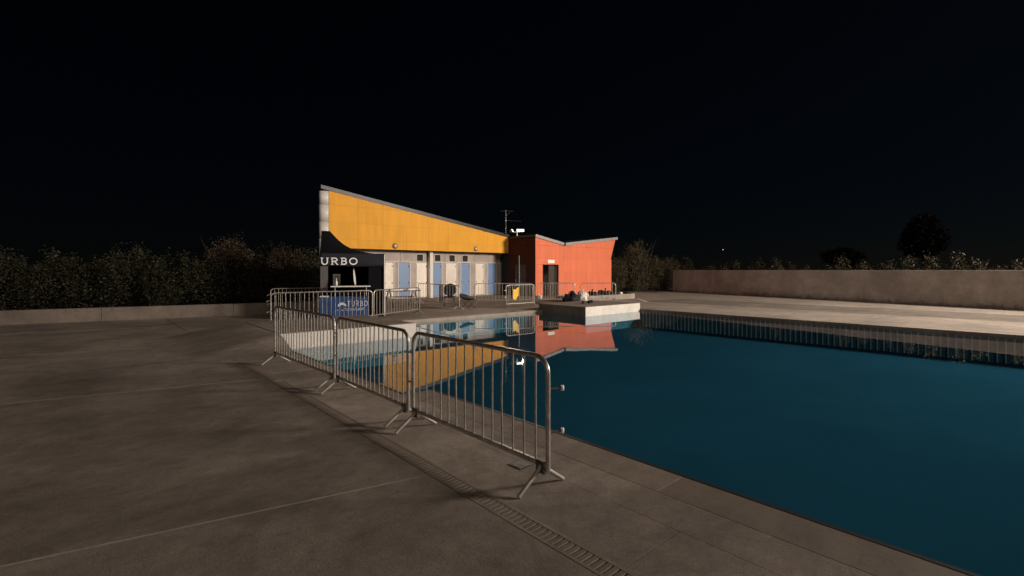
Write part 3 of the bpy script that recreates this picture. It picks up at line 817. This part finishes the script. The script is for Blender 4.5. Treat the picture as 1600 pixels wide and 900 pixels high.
plant('hT', (4.62, 23.1, .36), (1.0, .9, .98), .5, 'tall reddish bush rising above the hedge left of the tent', 'bush', None, 'tall_bush')
plant('hT', (6.9, 22.8, .36), (.95, .9, .86), 2.2, 'tall reddish bush in the hedge right beside the black tent', 'bush', None, 'tall_bush')
GS = 'shrubs between the orange building and the wall'
plant('oT', (34.0, 23.2, 0), (1.65, 1.3, 1.42), .3, 'big bare-stemmed olive shrub right of the orange building', 'shrub', GS, 'olive_shrub')
plant('oT', (31.9, 23.9, 0), (1.15, 1.0, 1.05), 2.0, 'smaller olive shrub close to the orange building corner', 'shrub', GS, 'olive_shrub')
plant('oT', (35.9, 22.9, 0), (1.35, 1.1, 1.02), 4.0, 'round olive shrub just left of the concrete wall end', 'shrub', GS, 'olive_shrub')
plant('oT', (38.4, 23.2, 0), (1.3, 1.1, .98), 5.2, 'olive shrub behind the left end of the concrete wall', 'shrub', GS, 'olive_shrub')
GW = 'weedy shrubs behind the concrete wall'
nw = 13
for i in range(nw):
    s = [36.5, 34.1, 31.9, 29.9, 28.1, 26.3, 24.6, 22.9, 21.3, 19.8, 18.4, 16.9, 15.4][i]
    p = wr + wd * (s - 1.2) + Vector((wd.y, -wd.x)) * (1.15 + rs.uniform(0, .5))
    hs = [1.28, 1.05, 1.2, 1.12, 1.24, 1.0, 1.18, 1.1, 1.2, 1.16, 1.24, 1.05, 1.12][i] * (.86 if i < 7 else .88)
    plant('wA' if i % 3 else 'wB', (p.x, p.y, 0), (rs.uniform(.9, 1.15), 1, hs), rs.uniform(0, 6), 'weedy shrub showing above the concrete wall, %s from the left' % ordinal[i], 'shrub', GW, 'weedy_shrub')
GT = 'dark trees far beyond the wall'
plant('far', (109, 16.0, 0), (1.15, 1.15, 1.13), 0, 'tallest dark round tree far beyond the concrete wall', 'tree', GT, 'distant_tree')
plant('far', (108, 27.5, 0), (1.1, 1.1, .60), 1, 'lower dark tree far beyond the wall, left of the tallest', 'tree', GT, 'distant_tree')
sl = thing('distant_lamp', 'tiny lit lamp far off above the shrubs behind the wall', 'lamp', (148.0, 69.5, 0))
MB().tube([(0, 0, 0), (0, 0, 8.0)], .06, 6).build('pole', 'void', sl)
MB().lathe([(0, -.12), (.10, -.05), (.10, .05), (0, .12)], (0, 0, 8.05), 'z', 10).build('lamp_globe', 'lamp_dim', sl)

# ------------------------------------------------------------------ black tent with counter
TA = R_(-18.07)
th = R_(41.4)
fdir = Vector((math.sin(th + TA), math.cos(th + TA)))       # away from the deck front, into the tent
udir = Vector((fdir.y, -fdir.x))
tc_ = Vector((0, 0)) + fdir * 19.2
T0 = tc_ - udir * 1.17                                     # front left corner
TRZ = math.atan2(udir.y, udir.x)
W_, D_ = 2.34, 2.0
tt = thing('canopy_tent', 'black canopy tent with white URBO lettering on its front valance', 'tent', (T0.x, T0.y, 0), TRZ)
prof = [(0, 3.27), (.30, 3.27), (.42, 3.13), (.62, 2.92), (.85, 2.73), (1.10, 2.59), (1.4, 2.50), (1.8, 2.43), (2.34, 2.37)]
ca = MB(); vs = []
vv = [0, .12, .3, .45, .5, .55, .7, .88, 1]
for v in vv:
    k = 1 - abs(2 * v - 1); k = k ** 1.15
    for u, z in prof: vs.append((u, v * D_, 2.37 + (z - 2.37) * k))
nu = len(prof)
ca.add(vs, [(j * nu + i, j * nu + i + 1, (j + 1) * nu + i + 1, (j + 1) * nu + i) for j in range(len(vv) - 1) for i in range(nu - 1)], True)
left = [vs[j * nu] for j in range(len(vv))]
ca.add(left + [(0, D_, 2.0), (0, 0, 2.0)], [tuple(range(len(left) + 2))])
co_ = ca.build('canopy', 'tent_black', tt)
va = MB(); vs = []
for i in range(25):
    u = W_ * i / 24
    for z in (1.89, 2.0, 2.12, 2.25, 2.375):
        vs.append((u, -.006 + .010 * math.sin(u * 5 + z * 7) * (2.375 - z) * 2, z + (.012 * math.sin(u * 3.1) if z < 1.95 else 0)))
va.add(vs, [(i * 5 + j, i * 5 + j + 1, (i + 1) * 5 + j + 1, (i + 1) * 5 + j) for i in range(24) for j in range(4)], True)
vo = va.build('valance', 'valance', tt); q = vo.modifiers.new('th', 'SOLIDIFY'); q.thickness = .004
MB().box(W_ - .004, W_, .0, D_, 1.9, 2.37).build('side_valance', 'valance', tt)
MB().box(.01, W_ - .01, D_ - .012, D_, .02, 2.36).build('back_wall', 'tent_black', tt)
sw = MB(); vs = []
for i in range(13):
    v = D_ * i / 12
    for z in (.02, 1.0, 2.0): vs.append((W_ - .02 + .015 * math.sin(v * 9), v + .02, z))
sw.add(vs, [(i * 3 + j, i * 3 + j + 1, (i + 1) * 3 + j + 1, (i + 1) * 3 + j) for i in range(12) for j in range(2)], True)
sw.build('side_wall', 'tent_black', tt)
MB().box(.02, .03, .02, D_ - .02, .02, 2.0).build('side_wall', 'tent_black', tt)
MB().box(1.72, W_ - .03, .03, .045, .03, 1.9).build('front_curtain', 'tent_black', tt)
MB().box(.02, .28, .015, .03, .95, 1.9).build('front_curtain', 'grey_fabric', tt)
for (u, v) in ((.03, .06), (W_ - .03, -.012), (.03, D_ - .05), (W_ - .06, D_ - .05)):
    MB().box(u - .02, u + .02, v - .02, v + .02, 0, 2.35).build('leg', 'white_plastic' if (u > 1 and v < 0) else 'galv_dark', tt)
# lettering: strokes with slab serifs
def strokes(parts, w, d, ser=0):
    m = MB()
    for pl in parts:
        n = len(pl)
        for i in range(n - 1):
            a, b = Vector(pl[i]), Vector(pl[i + 1]); e = (b - a).normalized(); nn = Vector((-e.y, e.x)) * w / 2
            a2, b2 = a - e * w * .15, b + e * w * .15
            m.prism([tuple(a2 - nn), tuple(b2 - nn), tuple(b2 + nn), tuple(a2 + nn)], 'y', -d - .0004 * i, 0)
    return m
def A_(cx, cy, rx, ry, a0, a1, n=10): return [(cx + rx * math.cos(R_(a0 + (a1 - a0) * i / n)), cy + ry * math.sin(R_(a0 + (a1 - a0) * i / n))) for i in range(n + 1)]
GL = {  # unit height 1
 'T': [[(0, .95), (.8, .95)], [(.4, .95), (.4, 0)]],
 'U': [[(.12, 1), (.12, .4)], A_(.45, .38, .33, .36, 180, 360), [(.78, .4), (.78, 1)]],
 'R': [[(.12, 0), (.12, 1)], [(.12, .95), (.45, .95)], A_(.45, .72, .27, .23, 90, -90), [(.45, .49), (.12, .49)], [(.42, .49), (.74, .03)]],
 'B': [[(.12, 0), (.12, 1)], [(.12, .95), (.42, .95)], A_(.42, .74, .24, .21, 90, -90), [(.12, .53), (.42, .53)], A_(.42, .29, .29, .24, 90, -90), [(.42, .05), (.12, .05)]],
 'O': [A_(.46, .5, .42, .46, 0, 360, 18)],
}
SER = {'U': [[(-.02, .97), (.27, .97)], [(.64, .97), (.93, .97)]], 'R': [[(-.02, .03), (.28, .03)], [(-.02, .97), (.15, .97)], [(.66, .03), (.88, .03)]], 'B': [[(-.02, .97), (.15, .97)], [(-.02, .03), (.15, .03)]], 'O': [], 'T': [[(.25, .03), (.55, .03)]]}
for ch, u0, wid in (('U', .035, .26), ('R', .395, .25), ('B', .735, .24), ('O', 1.03, .275)):
    sx = wid / .9; H = .25
    o = strokes([[(u0 + x * sx, 1.955 + z * H) for x, z in pl] for pl in GL[ch]], .043, .004).build('letter', 'letter', vo); o.location = (0, -.026, 0)
    if SER[ch]:
        for pl in SER[ch]:
            o = strokes([[(u0 + x * sx, 1.955 + z * H) for x, z in pl]], .026, .005).build('letter_serif', 'letter', vo); o.location = (0, -.0265, 0)

def tloc(u, v, z=0): p = T0 + udir * u + fdir * v; return (p.x, p.y, z)
# bar counter
bc = thing('bar_counter', 'tall bar counter with white top inside the black tent', 'counter', tloc(1.08, -.12), TRZ)
MB().bbox(-.70, .70, -.22, .22, 1.125, 1.165, .006).build('top', 'white_plastic', bc)
for sx in (-.55, .55):
    for sy_ in (-.16, .16): MB().tube([(sx, sy_, 0), (sx, sy_, 1.125)], .018, 7).build('leg', 'galv', bc)
MB().box(-.66, .66, .19, .2, .3, 1.12).build('panel', 'tent_black', bc)
# table with blue printed cloth
bt = thing('cloth_table', 'table under a blue cloth printed with a white wave logo', 'table', tloc(.88, -.62), TRZ)
MB().box(-.84, .82, -.28, .28, .76, .79).build('top', 'blue_cloth', bt)
cl = MB(); vs = []
for i in range(41):
    u = -.84 + 1.66 * i / 40
    for j in range(6):
        t = j / 5; vs.append((u, -.285 - .012 * math.sin(u * 13) * t - .02 * t, .79 - .70 * t))
cl.add(vs, [(i * 6 + j, i * 6 + j + 1, (i + 1) * 6 + j + 1, (i + 1) * 6 + j) for i in range(40) for j in range(5)], True)
clo = cl.build('front_cloth', 'blue_cloth', bt)
for sx in (-.84, .82): MB().box(sx - .004, sx + .004, -.28, .28, .08, .788).build('side_cloth', 'blue_cloth', bt)
MB().box(-.83, -.55, -.27, .2, .80, .83).build('tray', 'white_plastic', bt)
lx = .09; 
for k, ch in enumerate('TURBO'):
    o = strokes([[(lx + k * .145 + x * .115, .46 + z * .19) for x, z in pl] for pl in GL[ch]], .020, .003).build('letter', 'blue_print', clo); o.location = (0, -.318, 0)
wv = MB().prism([(-.30, .47)] + [(-.16 + .15 * math.cos(R_(a)), .47 + .14 * math.sin(R_(a))) for a in range(170, -1, -17)] + [(-.05, .47), (-.12, .52), (-.20, .52), (-.24, .47)][1:], 'y', -.003, 0).build('logo_wave', 'blue_print', clo); wv.location = (.07, -.318, -.01)
for row, zz, segs in ((0, .385, ((.0, .06), (.10, .17), (.21, .30), (.34, .40), (.46, .66))), (1, .33, ((-.27, -.21), (-.12, -.02), (.02, .16), (.19, .36), (.40, .64)))):
    for a, b in segs:
        o = MB().box(a, b, -.003, 0, zz - .009, zz + .009).build('print_line', 'blue_print', clo); o.location = (0, -.320, 0)
# things on the bar
bo = thing('bottle', 'white bottle standing on the left of the tent bar counter', 'bottle', tloc(.58, -.16, 1.165))
MB().lathe([(0, 0), (.036, 0), (.038, .15), (.016, .20), (.016, .27), (0, .27)], seg=12).build('body', 'white_plastic', bo)
MB().lathe([(0, .27), (.018, .27), (.018, .30), (0, .30)], seg=10).build('cap', 'tan', bo)
ff = thing('feather_flag', 'pale narrow feather flag leaning inside the black tent', 'flag', tloc(1.22, .30), TRZ)
MB().tube([(.06, 0, 0), (.04, 0, 1.2), (-.05, 0, 1.9)], .010, 6).build('pole', 'galv', ff)
fv = [(-.045, 1.88), (.0, 1.70), (.028, 1.5), (.045, 1.3), (.045, 1.19), (.0, 1.19), (-.03, 1.35), (-.05, 1.6)]
MB().prism(fv, 'y', -.015, -.011).build('sail', 'sign_plate', ff)
bx_ = thing('grey_cabinet', 'grey cabinet with pale band standing inside the black tent', 'cabinet', tloc(.55, .9), TRZ)
MB().bbox(-.13, .14, -.2, .2, 0, 1.6, .01).build('body', 'grey_fabric', bx_)
MB().box(-.131, .141, -.206, -.2, 1.55, 1.59).build('band', 'galv', bx_)
for k, (u, v, lb) in enumerate(((.58, -1.02, 'white foot weight below the left of the blue cloth'), (1.74, -1.0, 'white foot weight below the right of the blue cloth'))):
    w = thing('foot_weight', lb, 'weight', tloc(u, v), TRZ, 'white foot weights')
    MB().lathe([(0, 0), (.085, 0), (.095, .03), (.07, .075), (.03, .09), (0, .09)], seg=14).build('body', 'white_plastic', w)

# ------------------------------------------------------------------ furniture and bags on the far deck
pb = thing('picnic_bench', 'dark picnic bench with pale slats against the locker doors', 'bench', (11.4, 20.9, 0), R_(-8))
for i in range(3): MB().bbox(-.85, .85, -.34 + i * .23, -.13 + i * .23, .74, .775, .005).build('table_board', 'wood_dark', pb)
for s in (-1, 1):
    MB().bbox(-.85, .85, s * .66 - .13, s * .66 + .13, .43, .465, .005).build('seat_board', 'tan' if s < 0 else 'wood_dark', pb)
    for x in (-.62, .62):
        MB().tube([(x, s * .12, .74), (x, s * .60, 0)], .03, 6).build('leg', 'wood_dark', pb)
for x in (-.62, .62): MB().bbox(x - .03, x + .03, -.66, .66, .39, .43, .004).build('cross_beam', 'wood_dark', pb)
for k in range(2): MB().bbox(-.6 + k * .9, .05 + k * .62, -.10, .08, .775 + k * .0, .87, .01).build('crate_slat', 'white_plastic', pb)

def camp_chair(loc, rz, label, rnd):
    t = thing('camp_chair', label, 'chair', loc, rz, 'folding camp chairs on the far deck')
    for s in (-1, 1):
        MB().tube([(s * .26, -.26, 0), (s * .22, .24, .46)], .012, 6).build('leg', 'galv_dark', t)
        MB().tube([(s * .26, .28, 0), (s * .22, -.24, .46)], .012, 6).build('leg', 'galv_dark', t)
    MB().tube([(-.27, -.27, .02), (.27, -.27, .02)], .012, 6).build('stretcher', 'galv_dark', t)
    st_ = MB().lathe([(0, .40), (.17, .41), (.27, .45), (.285, .48), (.26, .475), (.16, .435), (0, .425)], seg=18).build('seat', 'bag_black', t)
    bk = MB()
    bk.lathe([(0, .02), (.20, .03), (.30, .05), (.32, .02), (.30, -.02), (.2, .0), (0, -.01)], (0, 0, 0), 'y', 22)
    o = bk.build('backrest', 'bag_black', t)
    if rnd: o.location = (0, .30, .78); o.rotation_euler = (R_(-14), 0, 0)
    else: o.location = (0, .26, .58); o.rotation_euler = (R_(-68), 0, 0); o.scale = (.9, 1, .8)
    if rnd:
        MB().bbox(-.52, -.33, .18, .34, .2, 1.05, .04).build('side_panel', 'grey_fabric', t)
        for s in (-1, 1): MB().tube([(s * .24, .28, .2), (s * .28, .36, .95)], .012, 6).build('back_post', 'galv_dark', t)
camp_chair((13.35, 19.75, 0), R_(-40), 'folding camp chair with big round black back before the locker doors', True)
camp_chair((12.95, 17.62, 0), R_(15), 'low black folding chair with crossed legs at the barrier end', False)

def blob(name, m, loc, sx, sy, sz, seed, parent=None, flat=True):
    rsb = random.Random(seed); bm = bmesh.new(); bmesh.ops.create_icosphere(bm, subdivisions=3, radius=1)
    ph = [rsb.uniform(0, 6) for _ in range(6)]
    for v in bm.verts:
        c = v.co.copy(); k = 1 + .22 * math.sin(c.x * 4 + ph[0]) * math.cos(c.y * 5 + ph[1]) + .15 * math.sin(c.z * 9 + c.x * 6 + ph[2]) + .10 * math.sin(c.y * 13 + ph[3]) - .18 * abs(math.sin(c.x * 3.3 + c.z * 2.7 + ph[4]))
        v.co = Vector((c.x * k * sx, c.y * k * sy, max(c.z * k, -.55) * sz + .55 * sz))
    me = bpy.data.meshes.new(name); bm.to_mesh(me); bm.free(); me.materials.append(M[m])
    me.polygons.foreach_set('use_smooth', [True] * len(me.polygons))
    return link(name, me, parent, loc)
bp_ = thing('backpack', 'large black bag slumped against a barrier behind the pool platform', 'bag', (18.55, 16.55, 0), R_(-30))
blob('body', 'bag_black', (0, 0, 0), .46, .30, .40, 1, bp_)
blob('lid', 'bag_black', (.12, -.02, .40), .22, .2, .12, 2, bp_)
MB().tube([(-.18, -.2, .2), (-.26, -.3, .45), (-.12, -.2, .68)], .02, 6).build('strap', 'bag_black', bp_)
jk = thing('dropped_jacket', 'black garment lying flat at the foot of the large black bag', 'jacket', (18.3, 16.15, 0), R_(-40))
blob('body', 'bag_black', (0, 0, 0), .62, .2, .08, 3, jk); blob('sleeve', 'bag_black', (.5, -.1, 0), .26, .1, .06, 4, jk)
GB = 'bags on the concrete step'
def bag(loc, s, m, label, seed, knot=True, cat='bag', name='plastic_bag'):
    t = thing(name, label, cat, loc, random.uniform(0, 3), GB)
    blob('body', m, (0, 0, 0), s[0], s[1], s[2], seed, t)
    if knot:
        MB().lathe([(0, .0), (.05, .0), (.025, .05), (.06, .13), (.02, .15)], (0, 0, s[2] * 1.42), 'z', 9).build('knot', m, t)
bag((20.15, 17.1, 0), (.30, .25, .32), 'bag_white', 'lower white plastic bag beside the large black bag', 11)
bag((20.75, 17.62, .31), (.32, .24, .16), 'bag_white', 'upper white plastic bag lying on the end of the step', 12)
bag((20.5, 17.2, 0), (.16, .14, .17), 'bag_red', 'small red bag between the white bag and the step', 13)
bag((21.75, 17.75, .31), (.36, .22, .15), 'bag_black', 'black bag on the step, next to the white bags', 14)
bag((21.1, 17.62, .31), (.22, .16, .09), 'bag_black', 'flat black bag on the step between white and black ones', 15, False)
bag((22.95, 17.75, .31), (.50, .24, .17), 'bag_black', 'widest black bag in the middle of the step', 16)
bag((23.75, 17.72, .31), (.28, .18, .08), 'bag_black', 'flat black bag right of the widest one', 17, False)
bag((24.3, 17.65, .31), (.12, .1, .08), 'bag_white', 'small white bag near the right end of the step', 18, False)
bag((24.95, 17.7, .31), (.26, .2, .10), 'bag_black', 'black bag at the right end of the step', 19, False)
for k, (x, y_, r, lb) in enumerate(((16.9, 14.35, .3, 'left black shoe on the pool platform edge'), (17.25, 14.35, 1.1, 'middle black shoe on the pool platform'), (17.55, 14.5, 2.0, 'right black shoe on the pool platform'))):
    t = thing('shoe', lb, 'shoe', (x - .3, y_ - .3, .27), r, 'shoes on the platform')
    blob('sole', 'bag_black', (0, 0, 0), .15, .055, .03, 30 + k, t); blob('upper', 'bag_black', (-.04, 0, .03), .09, .05, .07, 40 + k, t)
bu = thing('white_bucket', 'small white bucket by the barrier before the orange doorway', 'bucket', (20.38, 20.58, 0))
MB().lathe([(0, 0), (.10, 0), (.13, .24), (.14, .25), (.12, .25), (.095, .02), (0, .02)], seg=18).build('body', 'white_plastic', bu)
MB().tube([(-.13, 0, .22), (-.1, 0, .33), (0, 0, .37), (.1, 0, .33), (.13, 0, .22)], .006, 5).build('handle', 'galv', bu)
